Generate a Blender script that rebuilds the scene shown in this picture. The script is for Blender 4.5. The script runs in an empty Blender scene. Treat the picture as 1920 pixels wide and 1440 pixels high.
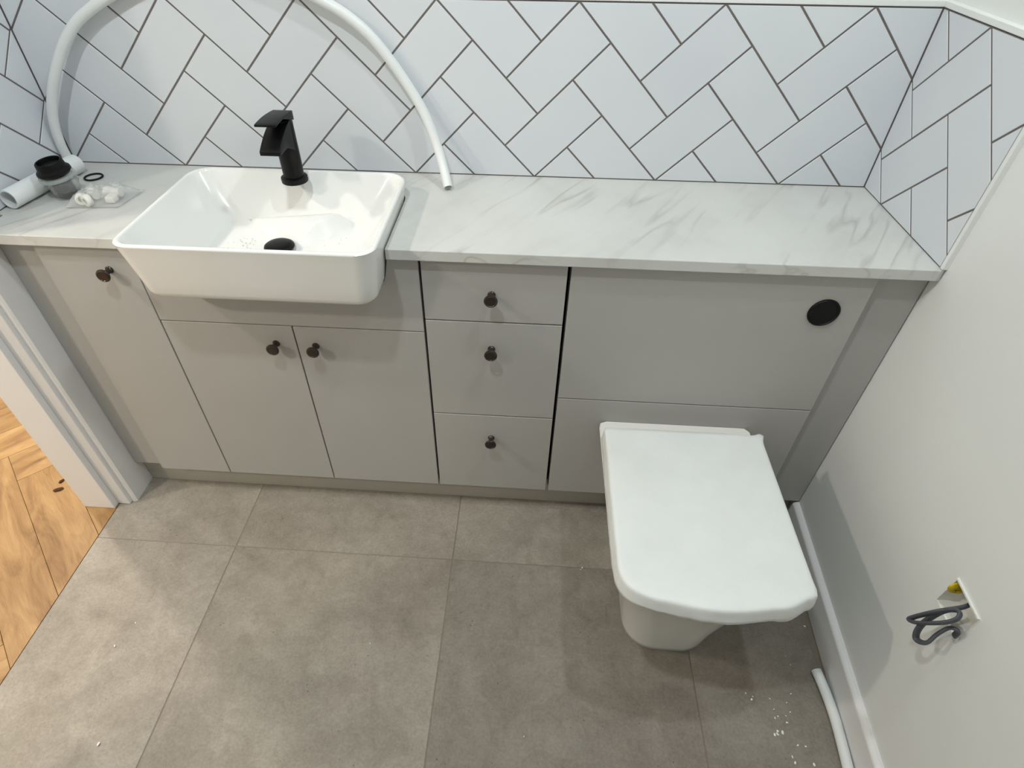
import bpy, bmesh, math, random
from mathutils import Vector, Matrix, noise

random.seed(7)
S = bpy.context.scene
COL = S.collection
PI = math.pi

# ------------------------------------------------------------------ camera
cam_d = bpy.data.cameras.new('camera')
cam = bpy.data.objects.new('camera', cam_d)
COL.objects.link(cam)
cam.location = (0.217785, -1.037937, 1.408044)
cam.rotation_euler = (0.815257, -0.004347, 0.068991)
cam_d.sensor_fit = 'HORIZONTAL'
cam_d.sensor_width = 36.0
cam_d.lens = 1100.34 / 1920 * 36.0
cam_d.shift_x = 34.69 / 1920
cam_d.shift_y = 36.39 / 1920
cam_d.clip_start = 0.02
S.camera = cam

# ------------------------------------------------------------------ light
S.view_settings.view_transform = 'Standard'
S.view_settings.look = 'None'
S.view_settings.gamma = 1.0
S.view_settings.use_curve_mapping = False
S.view_settings.exposure = 0.0

w = bpy.data.worlds.new('world')
S.world = w
w.use_nodes = True
w.node_tree.nodes['Background'].inputs[0].default_value = (0.6, 0.65, 0.7, 1)
w.node_tree.nodes['Background'].inputs[1].default_value = 0.1

CEIL = 2.40


def downlight(name, loc, power, color, soft=0.04, size=158, blend=0.6):
    d = bpy.data.lights.new(name, 'SPOT')
    d.energy = power
    d.color = color
    d.spot_size = math.radians(size)
    d.spot_blend = blend
    d.shadow_soft_size = soft
    o = bpy.data.objects.new(name, d)
    o.location = loc
    COL.objects.link(o)
    return o


ROOM = (0.925, 1.0, 1.03)
HALL = (1.0, 0.91, 0.79)
downlight('room_downlight', (-0.20, -0.74, CEIL - 0.03), 40, ROOM)
downlight('room_downlight', (0.72, -0.33, CEIL - 0.03), 26, ROOM)
downlight('hall_downlight', (-1.90, -0.55, CEIL - 0.03), 74, HALL, 0.06)
downlight('hall_downlight', (-1.90, 0.565, CEIL - 0.03), 118, HALL, 0.06)
downlight('hall_downlight', (-1.90, -1.62, CEIL - 0.03), 100, HALL, 0.08)


# ------------------------------------------------------------------ materials
def lin(v):
    v /= 255.0
    return v / 12.92 if v <= 0.04045 else ((v + 0.055) / 1.055) ** 2.4


def C3(r, g, b):
    return (lin(r), lin(g), lin(b), 1.0)


class MT:
    """small helper round a node tree"""

    def __init__(self, name):
        self.m = bpy.data.materials.new(name)
        self.m.use_nodes = True
        self.t = self.m.node_tree
        self.b = self.t.nodes['Principled BSDF']

    def n(self, kind, **kw):
        x = self.t.nodes.new(kind)
        for k, v in kw.items():
            setattr(x, k, v)
        return x

    def l(self, a, b):
        self.t.links.new(a, b)

    def coords(self, kind='Object', scale=(1, 1, 1), rot=(0, 0, 0)):
        tc = self.n('ShaderNodeTexCoord')
        mp = self.n('ShaderNodeMapping')
        mp.inputs['Scale'].default_value = scale
        mp.inputs['Rotation'].default_value = rot
        self.l(tc.outputs[kind], mp.inputs['Vector'])
        return mp.outputs['Vector']

    def noise(self, vec, scale, detail=4, rough=0.55, dist=0.0):
        x = self.n('ShaderNodeTexNoise')
        x.inputs['Scale'].default_value = scale
        x.inputs['Detail'].default_value = detail
        x.inputs['Roughness'].default_value = rough
        x.inputs['Distortion'].default_value = dist
        self.l(vec, x.inputs['Vector'])
        return x.outputs['Fac']

    def ramp(self, fac, stops):
        x = self.n('ShaderNodeValToRGB')
        e = x.color_ramp.elements
        while len(e) < len(stops):
            e.new(0.5)
        for el, (p, c) in zip(e, stops):
            el.position = p
            el.color = c
        self.l(fac, x.inputs['Fac'])
        return x.outputs['Color']

    def mix(self, fac, a, b, blend='MIX'):
        x = self.n('ShaderNodeMix', data_type='RGBA', blend_type=blend)
        for sock, v in ((x.inputs[0], fac), (x.inputs[6], a), (x.inputs[7], b)):
            if hasattr(v, 'is_linked'):
                self.l(v, sock)
            else:
                sock.default_value = v
        return x.outputs[2]

    def bump(self, h, strength=0.1, dist=0.002):
        x = self.n('ShaderNodeBump')
        x.inputs['Strength'].default_value = strength
        x.inputs['Distance'].default_value = dist
        self.l(h, x.inputs['Height'])
        self.l(x.outputs['Normal'], self.b.inputs['Normal'])

    def base(self, c):
        if hasattr(c, 'is_linked'):
            self.l(c, self.b.inputs['Base Color'])
        else:
            self.b.inputs['Base Color'].default_value = c

    def set(self, **kw):
        for k, v in kw.items():
            self.b.inputs[k.replace('_', ' ')].default_value = v


def simple(name, rgb, rough=0.5, var=0.03, scale=8, spec=0.5, bump=0.0, bscale=300):
    m = MT(name)
    v = m.coords()
    a = C3(*rgb)
    d = tuple(x * (1 - var) for x in a[:3]) + (1,)
    u = tuple(min(1, x * (1 + var)) for x in a[:3]) + (1,)
    f = m.noise(v, scale, 3)
    m.base(m.ramp(f, [(0.3, d), (0.7, u)]))
    m.set(Roughness=rough, Specular_IOR_Level=spec)
    if bump:
        m.bump(m.noise(v, bscale, 3), bump, 0.001)
    return m.m


M = {}
M['paint'] = simple('white_wall_paint', (229, 230, 227), 0.75, 0.012, 5, 0.3, 0.12, 260)
M['ceiling'] = simple('white_ceiling_paint', (232, 232, 228), 0.8, 0.01, 4, 0.3)
M['gloss_white'] = simple('white_woodwork_paint', (226, 225, 224), 0.42, 0.012, 9, 0.45)
M['trim_white'] = simple('white_tile_trim_plastic', (232, 233, 231), 0.35, 0.01, 12, 0.5)
M['cabinet'] = simple('matt_grey_cabinet', (173, 171, 167), 0.55, 0.015, 5, 0.4, 0.03, 700)
M['carcass'] = simple('grey_carcass_board', (112, 109, 104), 0.6, 0.02, 8, 0.3)
M['plinth'] = simple('grey_plinth_board', (166, 162, 152), 0.5, 0.02, 6, 0.4)
M['ceramic'] = simple('white_glazed_ceramic', (236, 236, 233), 0.12, 0.006, 6, 0.6)
M['ceramic_pan'] = simple('white_toilet_ceramic', (232, 231, 226), 0.12, 0.006, 6, 0.55)
M['black_metal'] = simple('matt_black_metal', (7, 7, 8), 0.42, 0.1, 40, 0.22)
M['black_gloss'] = simple('gloss_black_plastic', (8, 8, 9), 0.18, 0.1, 40, 0.5)
M['bronze'] = simple('dark_bronze_knob', (38, 27, 22), 0.28, 0.25, 120, 0.6)
M['rubber'] = simple('black_rubber', (10, 10, 11), 0.6, 0.1, 60, 0.3)
M['pipe_white'] = simple('white_plastic_pipe', (228, 231, 230), 0.35, 0.015, 20, 0.45)
M['seat'] = simple('white_seat_plastic', (226, 228, 226), 0.3, 0.01, 10, 0.5)
M['cable'] = simple('grey_cable_sheath', (74, 76, 82), 0.45, 0.08, 60, 0.4)
M['box_white'] = simple('white_box_plastic', (232, 231, 224), 0.4, 0.02, 30, 0.4)
M['yellow'] = simple('yellow_plastic', (205, 178, 10), 0.55, 0.25, 90, 0.4)
M['crumb'] = simple('white_plaster_crumb', (240, 240, 235), 0.8, 0.03, 60, 0.3)
M['leaf'] = simple('brown_bark_chip', (74, 47, 26), 0.8, 0.2, 200, 0.2)
M['grout'] = simple('dark_grey_grout', (112, 106, 103), 0.85, 0.06, 60, 0.2)
M['floor_grout'] = simple('grey_floor_grout', (138, 130, 119), 0.9, 0.06, 40, 0.2)
M['dark_gap'] = simple('dark_underlay', (60, 50, 40), 0.9, 0.1, 40, 0.2)


def mk_tile():
    m = MT('white_wall_tile_glaze')
    v = m.coords('Object')
    info = m.n('ShaderNodeObjectInfo')
    f = m.noise(v, 3.0, 2)
    c = m.ramp(f, [(0.3, C3(212, 216, 221)), (0.7, C3(219, 222, 225))])
    shade = m.ramp(info.outputs['Random'], [(0, (0.975, 0.975, 0.98, 1)), (1, (1, 1, 1, 1))])
    m.base(m.mix(1.0, c, shade, 'MULTIPLY'))
    m.set(Roughness=0.32, Specular_IOR_Level=0.45)
    m.bump(m.noise(v, 25, 2), 0.04, 0.002)
    return m.m


M['tile'] = mk_tile()


def mk_marble():
    m = MT('pale_veined_worktop')
    v = m.coords('Object', rot=(0, 0, math.radians(-58)))
    # soft clouding
    cl = m.noise(v, 5, 5, 0.6)
    base = m.ramp(cl, [(0.3, C3(196, 195, 191)), (0.5, C3(204, 204, 200)), (0.75, C3(210, 210, 207))])
    # long streaks: stretched along the vein direction
    mp = m.n('ShaderNodeMapping')
    mp.inputs['Scale'].default_value = (1.0, 8.0, 8.0)
    m.l(v, mp.inputs['Vector'])
    vein = m.noise(mp.outputs['Vector'], 1.7, 2.6, 0.5, 0.12)
    ab = m.n('ShaderNodeMath', operation='SUBTRACT')
    m.l(vein, ab.inputs[0])
    ab.inputs[1].default_value = 0.5
    ab2 = m.n('ShaderNodeMath', operation='ABSOLUTE')
    m.l(ab.outputs[0], ab2.inputs[0])
    line = m.ramp(ab2.outputs[0], [(0.0, (0.75, 0.75, 0.75, 1)), (0.010, (0.45, 0.45, 0.45, 1)), (0.04, (0, 0, 0, 1))])
    patch = m.ramp(m.noise(v, 3.6, 3), [(0.47, (0, 0, 0, 1)), (0.66, (1, 1, 1, 1))])
    fac = m.mix(1.0, line, patch, 'MULTIPLY')
    broad = m.ramp(m.noise(mp.outputs['Vector'], 1.3, 4, 0.6, 0.4), [(0.55, (0, 0, 0, 1)), (0.75, (0.35, 0.35, 0.35, 1))])
    c1 = m.mix(broad, base, C3(186, 184, 181))
    m.base(m.mix(fac, c1, C3(166, 162, 158)))
    m.set(Roughness=0.36, Specular_IOR_Level=0.45)
    return m.m


M['marble'] = mk_marble()


def mk_floor():
    m = MT('grey_concrete_look_tile')
    v = m.coords('Object')
    info = m.n('ShaderNodeObjectInfo')
    off = m.n('ShaderNodeVectorMath', operation='SCALE')
    off.inputs['Scale'].default_value = 13.0
    comb = m.n('ShaderNodeCombineXYZ')
    m.l(info.outputs['Random'], comb.inputs[0])
    m.l(info.outputs['Random'], comb.inputs[1])
    m.l(comb.outputs[0], off.inputs[0])
    add = m.n('ShaderNodeVectorMath', operation='ADD')
    m.l(v, add.inputs[0])
    m.l(off.outputs[0], add.inputs[1])
    vv = add.outputs[0]
    big = m.noise(vv, 3.2, 8, 0.62, 0.3)
    c = m.ramp(big, [(0.28, C3(142, 134, 124)), (0.45, C3(157, 149, 139)), (0.6, C3(165, 158, 148)), (0.78, C3(176, 170, 160))])
    mid = m.ramp(m.noise(vv, 11, 6, 0.65, 0.6), [(0.34, (0.82, 0.815, 0.80, 1)), (0.62, (1.02, 1.02, 1.02, 1))])
    c = m.mix(0.95, c, mid, 'MULTIPLY')
    fine = m.ramp(m.noise(vv, 160, 4, 0.7), [(0.28, (0.74, 0.735, 0.72, 1)), (0.72, (1.12, 1.12, 1.12, 1))])
    c = m.mix(0.7, c, fine, 'MULTIPLY')
    grain = m.ramp(m.noise(vv, 46, 5, 0.7, 0.8), [(0.3, (0.84, 0.835, 0.82, 1)), (0.55, (1.0, 1.0, 1.0, 1)), (0.72, (1.06, 1.06, 1.05, 1))])
    c = m.mix(0.8, c, grain, 'MULTIPLY')
    # small dark pits and scuffs gathered in loose patches
    pit = m.n('ShaderNodeTexVoronoi')
    pit.inputs['Scale'].default_value = 62
    m.l(vv, pit.inputs['Vector'])
    pm = m.ramp(pit.outputs['Distance'], [(0.06, (1, 1, 1, 1)), (0.13, (0, 0, 0, 1))])
    gate = m.ramp(m.noise(vv, 8, 4, 0.6), [(0.53, (0, 0, 0, 1)), (0.64, (1, 1, 1, 1))])
    pf = m.mix(1.0, pm, gate, 'MULTIPLY')
    c = m.mix(pf, c, C3(92, 85, 76))
    m.base(m.mix(1.0, c, info.outputs['Color'], 'MULTIPLY'))
    m.set(Roughness=0.62, Specular_IOR_Level=0.35)
    m.bump(m.noise(vv, 120, 5, 0.7), 0.12, 0.001)
    return m.m


M['floor'] = mk_floor()


def mk_wood(name, rot):
    m = MT(name)
    v = m.coords('Object', rot=(0, 0, rot))
    info = m.n('ShaderNodeObjectInfo')
    comb = m.n('ShaderNodeCombineXYZ')
    mul = m.n('ShaderNodeMath', operation='MULTIPLY')
    mul.inputs[1].default_value = 17.0
    m.l(info.outputs['Random'], mul.inputs[0])
    for i in range(3):
        m.l(mul.outputs[0], comb.inputs[i])
    add = m.n('ShaderNodeVectorMath', operation='ADD')
    m.l(v, add.inputs[0])
    m.l(comb.outputs[0], add.inputs[1])
    mp = m.n('ShaderNodeMapping')
    mp.inputs['Scale'].default_value = (1.0, 4.5, 1.0)
    m.l(add.outputs[0], mp.inputs['Vector'])
    g = m.noise(mp.outputs['Vector'], 4.5, 6, 0.62, 0.8)
    c = m.ramp(g, [(0.25, C3(112, 80, 46)), (0.45, C3(160, 124, 80)), (0.6, C3(178, 143, 97)), (0.8, C3(196, 165, 120))])
    mp2 = m.n('ShaderNodeMapping')
    mp2.inputs['Scale'].default_value = (1.0, 22.0, 1.0)
    m.l(add.outputs[0], mp2.inputs['Vector'])
    f = m.ramp(m.noise(mp2.outputs['Vector'], 14, 4, 0.6, 0.3), [(0.3, (0.86, 0.84, 0.82, 1)), (0.65, (1.04, 1.04, 1.04, 1))])
    c = m.mix(0.8, c, f, 'MULTIPLY')
    shade = m.ramp(info.outputs['Random'], [(0, (0.88, 0.86, 0.84, 1)), (1, (1.05, 1.05, 1.05, 1))])
    m.base(m.mix(1.0, c, shade, 'MULTIPLY'))
    m.set(Roughness=0.45, Specular_IOR_Level=0.4)
    m.bump(m.noise(mp2.outputs['Vector'], 14, 4), 0.06, 0.001)
    return m.m


M['oak_p'] = mk_wood('oak_plank_running_right', math.radians(45))
M['oak_q'] = mk_wood('oak_plank_running_left', math.radians(-45))


def mk_film():
    m = MT('white_foam_wrap')
    v = m.coords('Object')
    m.base(m.ramp(m.noise(v, 9, 4), [(0.3, C3(234, 234, 230)), (0.7, C3(241, 241, 237))]))
    m.set(Roughness=0.55, Specular_IOR_Level=0.4)
    m.b.inputs['Subsurface Weight'].default_value = 0.08
    m.bump(m.noise(v, 380, 3), 0.08, 0.001)
    return m.m


M['film'] = mk_film()


def mk_clear(name, tint=(0.93, 0.95, 0.95), alpha=0.4):
    m = MT(name)
    v = m.coords('Object')
    m.base(tint + (1,))
    m.set(Roughness=0.14, Specular_IOR_Level=0.8, Transmission_Weight=0.70, IOR=1.15, Alpha=alpha)
    m.bump(m.noise(v, 45, 3), 0.5, 0.004)
    return m.m


M['clear'] = mk_clear('clear_polythene', (0.95, 0.96, 0.96), alpha=0.58)
M['clear_washer'] = mk_clear('frosted_clear_plastic', (0.8, 0.86, 0.83), 0.75)


# ------------------------------------------------------------------ mesh helpers
def finish(name, me_verts, me_faces, mat, parent=None, origin=None, smooth=False, auto=None):
    """link a mesh given in world coordinates; its origin is the parent's or `origin`"""
    if parent is not None:
        o0 = Vector(parent.get('_o', (0, 0, 0)))
    else:
        o0 = Vector(origin or (0, 0, 0))
    me = bpy.data.meshes.new(name)
    me.from_pydata([tuple(Vector(p) - o0) for p in me_verts], [], me_faces)
    me.materials.append(mat)
    if smooth:
        for p in me.polygons:
            p.use_smooth = True
    me.update()
    o = bpy.data.objects.new(name, me)
    COL.objects.link(o)
    if parent is not None:
        o.parent = parent
    else:
        o.location = o0
    o['_o'] = tuple(o0)
    return o


def finish_bm(name, bm, mat, parent=None, origin=None, smooth=False, angle=None):
    bmesh.ops.recalc_face_normals(bm, faces=bm.faces)
    bm.verts.index_update()
    vs = [v.co.copy() for v in bm.verts]
    fs = [[v.index for v in f.verts] for f in bm.faces]
    bm.free()
    o = finish(name, vs, fs, mat, parent, origin, smooth)
    if angle is not None:
        o.data.polygons.foreach_set('use_smooth', [True] * len(o.data.polygons))
        o.data.set_sharp_from_angle(angle=math.radians(angle))
    return o


def empty(name, loc):
    o = bpy.data.objects.new(name, None)
    o.location = loc
    o.empty_display_size = 0.05
    COL.objects.link(o)
    o['_o'] = tuple(loc)
    return o


def tag(o, label, cat, group=None):
    o['label'] = label
    o['category'] = cat
    if group:
        o['group'] = group
    return o


def struct(o):
    o['kind'] = 'structure'
    return o


def bm_box(bm, a, b, bev=0.0, seg=1):
    x0, y0, z0 = (min(a[i], b[i]) for i in range(3))
    x1, y1, z1 = (max(a[i], b[i]) for i in range(3))
    vs = [bm.verts.new(p) for p in ((x0, y0, z0), (x1, y0, z0), (x1, y1, z0), (x0, y1, z0),
                                    (x0, y0, z1), (x1, y0, z1), (x1, y1, z1), (x0, y1, z1))]
    fs = [bm.faces.new([vs[i] for i in q]) for q in ((3, 2, 1, 0), (4, 5, 6, 7), (0, 1, 5, 4), (1, 2, 6, 5), (2, 3, 7, 6), (3, 0, 4, 7))]
    if bev:
        es = list({e for f in fs for e in f.edges})
        bmesh.ops.bevel(bm, geom=es, offset=bev, segments=seg, affect='EDGES', profile=0.5)


def box(name, a, b, mat, parent=None, origin=None, bev=0.0, seg=1):
    bm = bmesh.new()
    bm_box(bm, a, b, bev, seg)
    return finish_bm(name, bm, mat, parent, origin)


def prism(name, poly, axis, lo, hi, mat, parent=None, origin=None, bev=0.0, seg=1):
    """polygon in the two other axes extruded along `axis`"""
    def p3(p, h):
        if axis == 2:
            return (p[0], p[1], h)
        if axis == 1:
            return (p[0], h, p[1])
        return (h, p[0], p[1])
    bm = bmesh.new()
    lo_v = [bm.verts.new(p3(p, lo)) for p in poly]
    hi_v = [bm.verts.new(p3(p, hi)) for p in poly]
    n = len(poly)
    bm.faces.new(lo_v)
    bm.faces.new(hi_v[::-1])
    for i in range(n):
        bm.faces.new([lo_v[i], hi_v[i], hi_v[(i + 1) % n], lo_v[(i + 1) % n]])
    bmesh.ops.recalc_face_normals(bm, faces=bm.faces)
    if bev:
        bmesh.ops.bevel(bm, geom=list(bm.edges), offset=bev, segments=seg, affect='EDGES', profile=0.5)
    return finish_bm(name, bm, mat, parent, origin)


def loft(rings, close_start=True, close_end=True):
    """rings: lists of points with equal counts; returns verts, faces"""
    vs, fs = [], []
    n = len(rings[0])
    for r in rings:
        vs += [tuple(p) for p in r]
    for i in range(len(rings) - 1):
        for j in range(n):
            k = (j + 1) % n
            fs.append((i * n + j, i * n + k, (i + 1) * n + k, (i + 1) * n + j))
    if close_start:
        fs.append(tuple(range(n))[::-1])
    if close_end:
        b = (len(rings) - 1) * n
        fs.append(tuple(b + j for j in range(n)))
    return vs, fs


def lathe(name, prof, mat, parent=None, origin=None, mtx=None, seg=28, angle=40):
    """profile [(r, h)] round local z, placed with mtx"""
    mtx = mtx or Matrix()
    rings = [[mtx @ Vector((r * math.cos(2 * PI * j / seg), r * math.sin(2 * PI * j / seg), h)) for j in range(seg)] for r, h in prof]
    vs, fs = loft(rings)
    bm = bmesh.new()
    bv = [bm.verts.new(v) for v in vs]
    for f in fs:
        bm.faces.new([bv[i] for i in f])
    return finish_bm(name, bm, mat, parent, origin, angle=angle)


def catmull(pts, sub=8):
    P = [Vector(p) for p in pts]
    P = [P[0] * 2 - P[1]] + P + [P[-1] * 2 - P[-2]]
    out = []
    for i in range(1, len(P) - 2):
        for s in range(sub):
            t = s / sub
            a, b, c, d = P[i - 1], P[i], P[i + 1], P[i + 2]
            out.append(0.5 * ((2 * b) + (c - a) * t + (2 * a - 5 * b + 4 * c - d) * t * t + (3 * b - a - 3 * c + d) * t ** 3))
    out.append(P[-2])
    return out


def sweep_rings(path, rx, ry=None, seg=14, up=Vector((0, 0, 1)), phase=0.0):
    ry = ry or rx
    rings = []
    prev = None
    for i, p in enumerate(path):
        t = (path[min(i + 1, len(path) - 1)] - path[max(i - 1, 0)]).normalized()
        if prev is None:
            u = up - t * up.dot(t)
            if u.length < 1e-4:
                u = Vector((1, 0, 0)) - t * t.x
        else:
            u = prev - t * prev.dot(t)
        u.normalize()
        prev = u
        v = t.cross(u)
        rings.append([p + u * (ry * math.cos(phase + 2 * PI * j / seg)) + v * (rx * math.sin(phase + 2 * PI * j / seg)) for j in range(seg)])
    return rings


def smooth_close(pts, it=2):
    for _ in range(it):
        pts = [pts[0]] + [(pts[i - 1] + pts[i] * 2 + pts[i + 1]) / 4 for i in range(1, len(pts) - 1)] + [pts[-1]]
    return pts


def tube_obj(name, path, r, mat, parent=None, origin=None, ry=None, seg=14, hollow=0.0, angle=50):
    rings = sweep_rings(path, r, ry, seg)
    if hollow:
        inner = sweep_rings(path, hollow, None, seg)
        rings = [inner[min(3, len(inner) - 1)]] + inner[:1] + rings + inner[-1:] + [inner[max(0, len(inner) - 4)]]
    vs, fs = loft(rings)
    bm = bmesh.new()
    bv = [bm.verts.new(v) for v in vs]
    for f in fs:
        bm.faces.new([bv[i] for i in f])
    return finish_bm(name, bm, mat, parent, origin, angle=angle)


def rrect(cx, cy, hx, hy, r, per=10, front=1.0):
    """rounded rectangle, counter-clockwise, 4*per points"""
    r = min(r, hx - 1e-4, hy - 1e-4)
    out = []
    for (sx, sy, a0) in ((1, 1, 0), (-1, 1, PI / 2), (-1, -1, PI), (1, -1, 1.5 * PI)):
        q = r * front if sy < 0 else r
        for k in range(per):
            a = a0 + (PI / 2) * k / (per - 1)
            out.append((cx + sx * (hx - q) + q * math.cos(a), cy + sy * (hy - q) + q * math.sin(a)))
    return out


def resample(poly, n):
    """even points round a closed polygon, starting at its first point"""
    L = [0]
    m = len(poly)
    for i in range(m):
        a, b = poly[i], poly[(i + 1) % m]
        L.append(L[-1] + math.hypot(b[0] - a[0], b[1] - a[1]))
    out = []
    k = 0
    for i in range(n):
        t = L[-1] * i / n
        while L[k + 1] < t:
            k += 1
        f = (t - L[k]) / max(1e-9, L[k + 1] - L[k])
        a, b = poly[k], poly[(k + 1) % m]
        out.append((a[0] + (b[0] - a[0]) * f, a[1] + (b[1] - a[1]) * f))
    return out


# ------------------------------------------------------------------ key sizes (metres)
ZW, ZWB = 0.8401, 0.8172           # worktop top and underside
YW, YB = -0.0142, 0.3605           # worktop front edge, back tile face
XL, XR = -0.9193, 0.9900           # left and right tile faces
ZB = 0.105                         # bottom of the doors
TILE_H = 0.352


def xw(y):                          # painted right wall leans a little into the room towards the camera
    return 1.000 + 0.052 * min(y, 0.03)


# ------------------------------------------------------------------ room shell
struct(box('floor', (-0.95, -2.45, -0.06), (1.12, 0.42, -0.0011), M['floor_grout']))
floor = bpy.data.objects['floor']
XE = [-0.95, -0.551, 0.053, 0.652, 1.005]
YE = [0.40, -0.175, -0.779, -1.383, -1.987, -2.44]
for i in range(4):
    for j in range(5):
        g = 0.0013
        x0 = XE[i] + (g if i else 0)
        x1 = XE[i + 1] - g
        if j and i == 3:
            x1 = min(x1, 0.992 + 0.052 * YE[j + 1])
        lift = 0.0004 * ((i * 3 + j * 5) % 4)
        bm = bmesh.new()
        bm_box(bm, (x0, YE[j + 1] + g, -0.010), (x1, YE[j] - g, lift * 0.5), 0.0009)
        o = finish_bm('tile', bm, M['floor'], floor)
        k = {(0, 0): 1.0, (1, 0): 0.95, (2, 0): 0.93, (3, 0): 0.90, (0, 1): 1.02, (1, 1): 1.0, (2, 1): 0.82, (3, 1): 0.80}.get((i, j), 0.95)
        o.color = (k, k * 0.998, k * 0.99, 1)      # batch tone per tile; right front ones also have floor shade painted in

struct(box('ceiling', (-0.99, -2.45, CEIL), (1.12, 0.42, CEIL + 0.05), M['ceiling']))
wall_back = struct(box('wall_back', (-0.99, 0.3720, -0.02), (1.12, 0.42, CEIL), M['paint']))
struct(box('wall_front', (-0.99, -2.50, -0.02), (1.12, -2.45, CEIL), M['paint']))

# left wall with the doorway (y -0.055 .. -0.86, 2.03 high); one mesh
bm = bmesh.new()
XLW = -0.931
bm_box(bm, (-1.05, -0.045, -0.01), (XLW, 0.372, CEIL))
bm_box(bm, (-1.05, -2.45, -0.01), (XLW, -0.985, CEIL))
bm_box(bm, (-1.05, -0.985, 2.04), (XLW, -0.045, CEIL))
bm_box(bm, (-1.05, 0.372, -0.01), (-0.99, 1.70, CEIL))
wall_left = struct(finish_bm('wall_left', bm, M['paint']))

# right wall, with the square hole for the electrical box; built in wall coordinates (y along, z up)
BY0, BY1, BZ0, BZ1 = -0.5385, -0.4585, 0.4345, 0.5115   # box opening
bm = bmesh.new()


def rw(y0, y1, z0, z1, d=0.09):
    vs = [bm.verts.new(p) for p in ((xw(y0), y0, z0), (xw(y1), y1, z0), (xw(y1), y1, z1), (xw(y0), y0, z1),
                                    (xw(y0) + d, y0, z0), (xw(y1) + d, y1, z0), (xw(y1) + d, y1, z1), (xw(y0) + d, y0, z1))]
    for q in ((0, 1, 2, 3), (7, 6, 5, 4), (0, 4, 5, 1), (1, 5, 6, 2), (2, 6, 7, 3), (3, 7, 4, 0)):
        bm.faces.new([vs[i] for i in q])


rw(-2.46, BY0, -0.01, CEIL)
rw(BY0, BY1, -0.01, BZ0)
rw(BY0, BY1, BZ1, CEIL)
rw(BY1, 0.03, -0.01, CEIL)
rw(0.03, 0.42, -0.01, CEIL)
wall_right = struct(finish_bm('wall_right', bm, M['paint']))

# hall beyond the doorway
hall_floor = struct(box('floor_hall', (-2.75, -2.45, -0.06), (-0.9505, 1.70, -0.013), M['dark_gap']))
struct(box('ceiling_hall', (-2.80, -2.45, CEIL), (-0.99, 1.75, CEIL + 0.05), M['ceiling']))
struct(box('wall_hall_far', (-2.80, -2.45, -0.02), (-2.75, 1.70, CEIL), M['paint']))
struct(box('wall_hall_end', (-2.80, 1.70, -0.02), (-0.99, 1.75, CEIL), M['paint']))
struct(box('wall_hall_front', (-2.80, -2.50, -0.02), (-0.99, -2.45, CEIL), M['paint']))


def clip(poly, a, b, c):
    """keep a*x + b*y <= c"""
    out = []
    n = len(poly)
    for i in range(n):
        p, q = poly[i], poly[(i + 1) % n]
        dp, dq = a * p[0] + b * p[1] - c, a * q[0] + b * q[1] - c
        if dp <= 0:
            out.append(p)
        if (dp < 0 < dq) or (dq < 0 < dp):
            t = dp / (dp - dq)
            out.append((p[0] + (q[0] - p[0]) * t, p[1] + (q[1] - p[1]) * t))
    return out


def inset(poly, d):
    """inset a convex counter-clockwise polygon by half-plane offsets"""
    res = [(-9, -9), (9, -9), (9, 9), (-9, 9)]
    n = len(poly)
    for i in range(n):
        p, q = poly[i], poly[(i + 1) % n]
        ex, ey = q[0] - p[0], q[1] - p[1]
        L = math.hypot(ex, ey)
        if L < 1e-6:
            continue
        nx, ny = ey / L, -ex / L           # outward for ccw
        res = clip(res, nx, ny, nx * p[0] + ny * p[1] - d)
        if len(res) < 3:
            return []
    return res


def area(poly):
    return 0.5 * sum(poly[i][0] * poly[(i + 1) % len(poly)][1] - poly[(i + 1) % len(poly)][0] * poly[i][1] for i in range(len(poly)))


def slab(name, poly, to3, depth, mat, parent, bev=0.0008):
    """a tile: convex polygon with a small arris; to3(p, h) places it, h = height above the bed"""
    top = inset(poly, bev)
    if len(top) != len(poly):
        top = [(p[0], p[1]) for p in poly]
    # match the order of the vertices of `top` to `poly`
    k0 = min(range(len(top)), key=lambda k: math.hypot(top[k][0] - poly[0][0], top[k][1] - poly[0][1]))
    top = top[k0:] + top[:k0]
    bm = bmesh.new()
    r0 = [bm.verts.new(to3(p, 0)) for p in poly]
    r1 = [bm.verts.new(to3(p, depth - bev)) for p in poly]
    r2 = [bm.verts.new(to3(p, depth)) for p in top]
    n = len(poly)
    for a, b in ((r0, r1), (r1, r2)):
        for i in range(n):
            bm.faces.new([a[i], a[(i + 1) % n], b[(i + 1) % n], b[i]])
    bm.faces.new(r2)
    bm.faces.new(r0[::-1])
    return finish_bm(name, bm, mat, parent)


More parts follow.
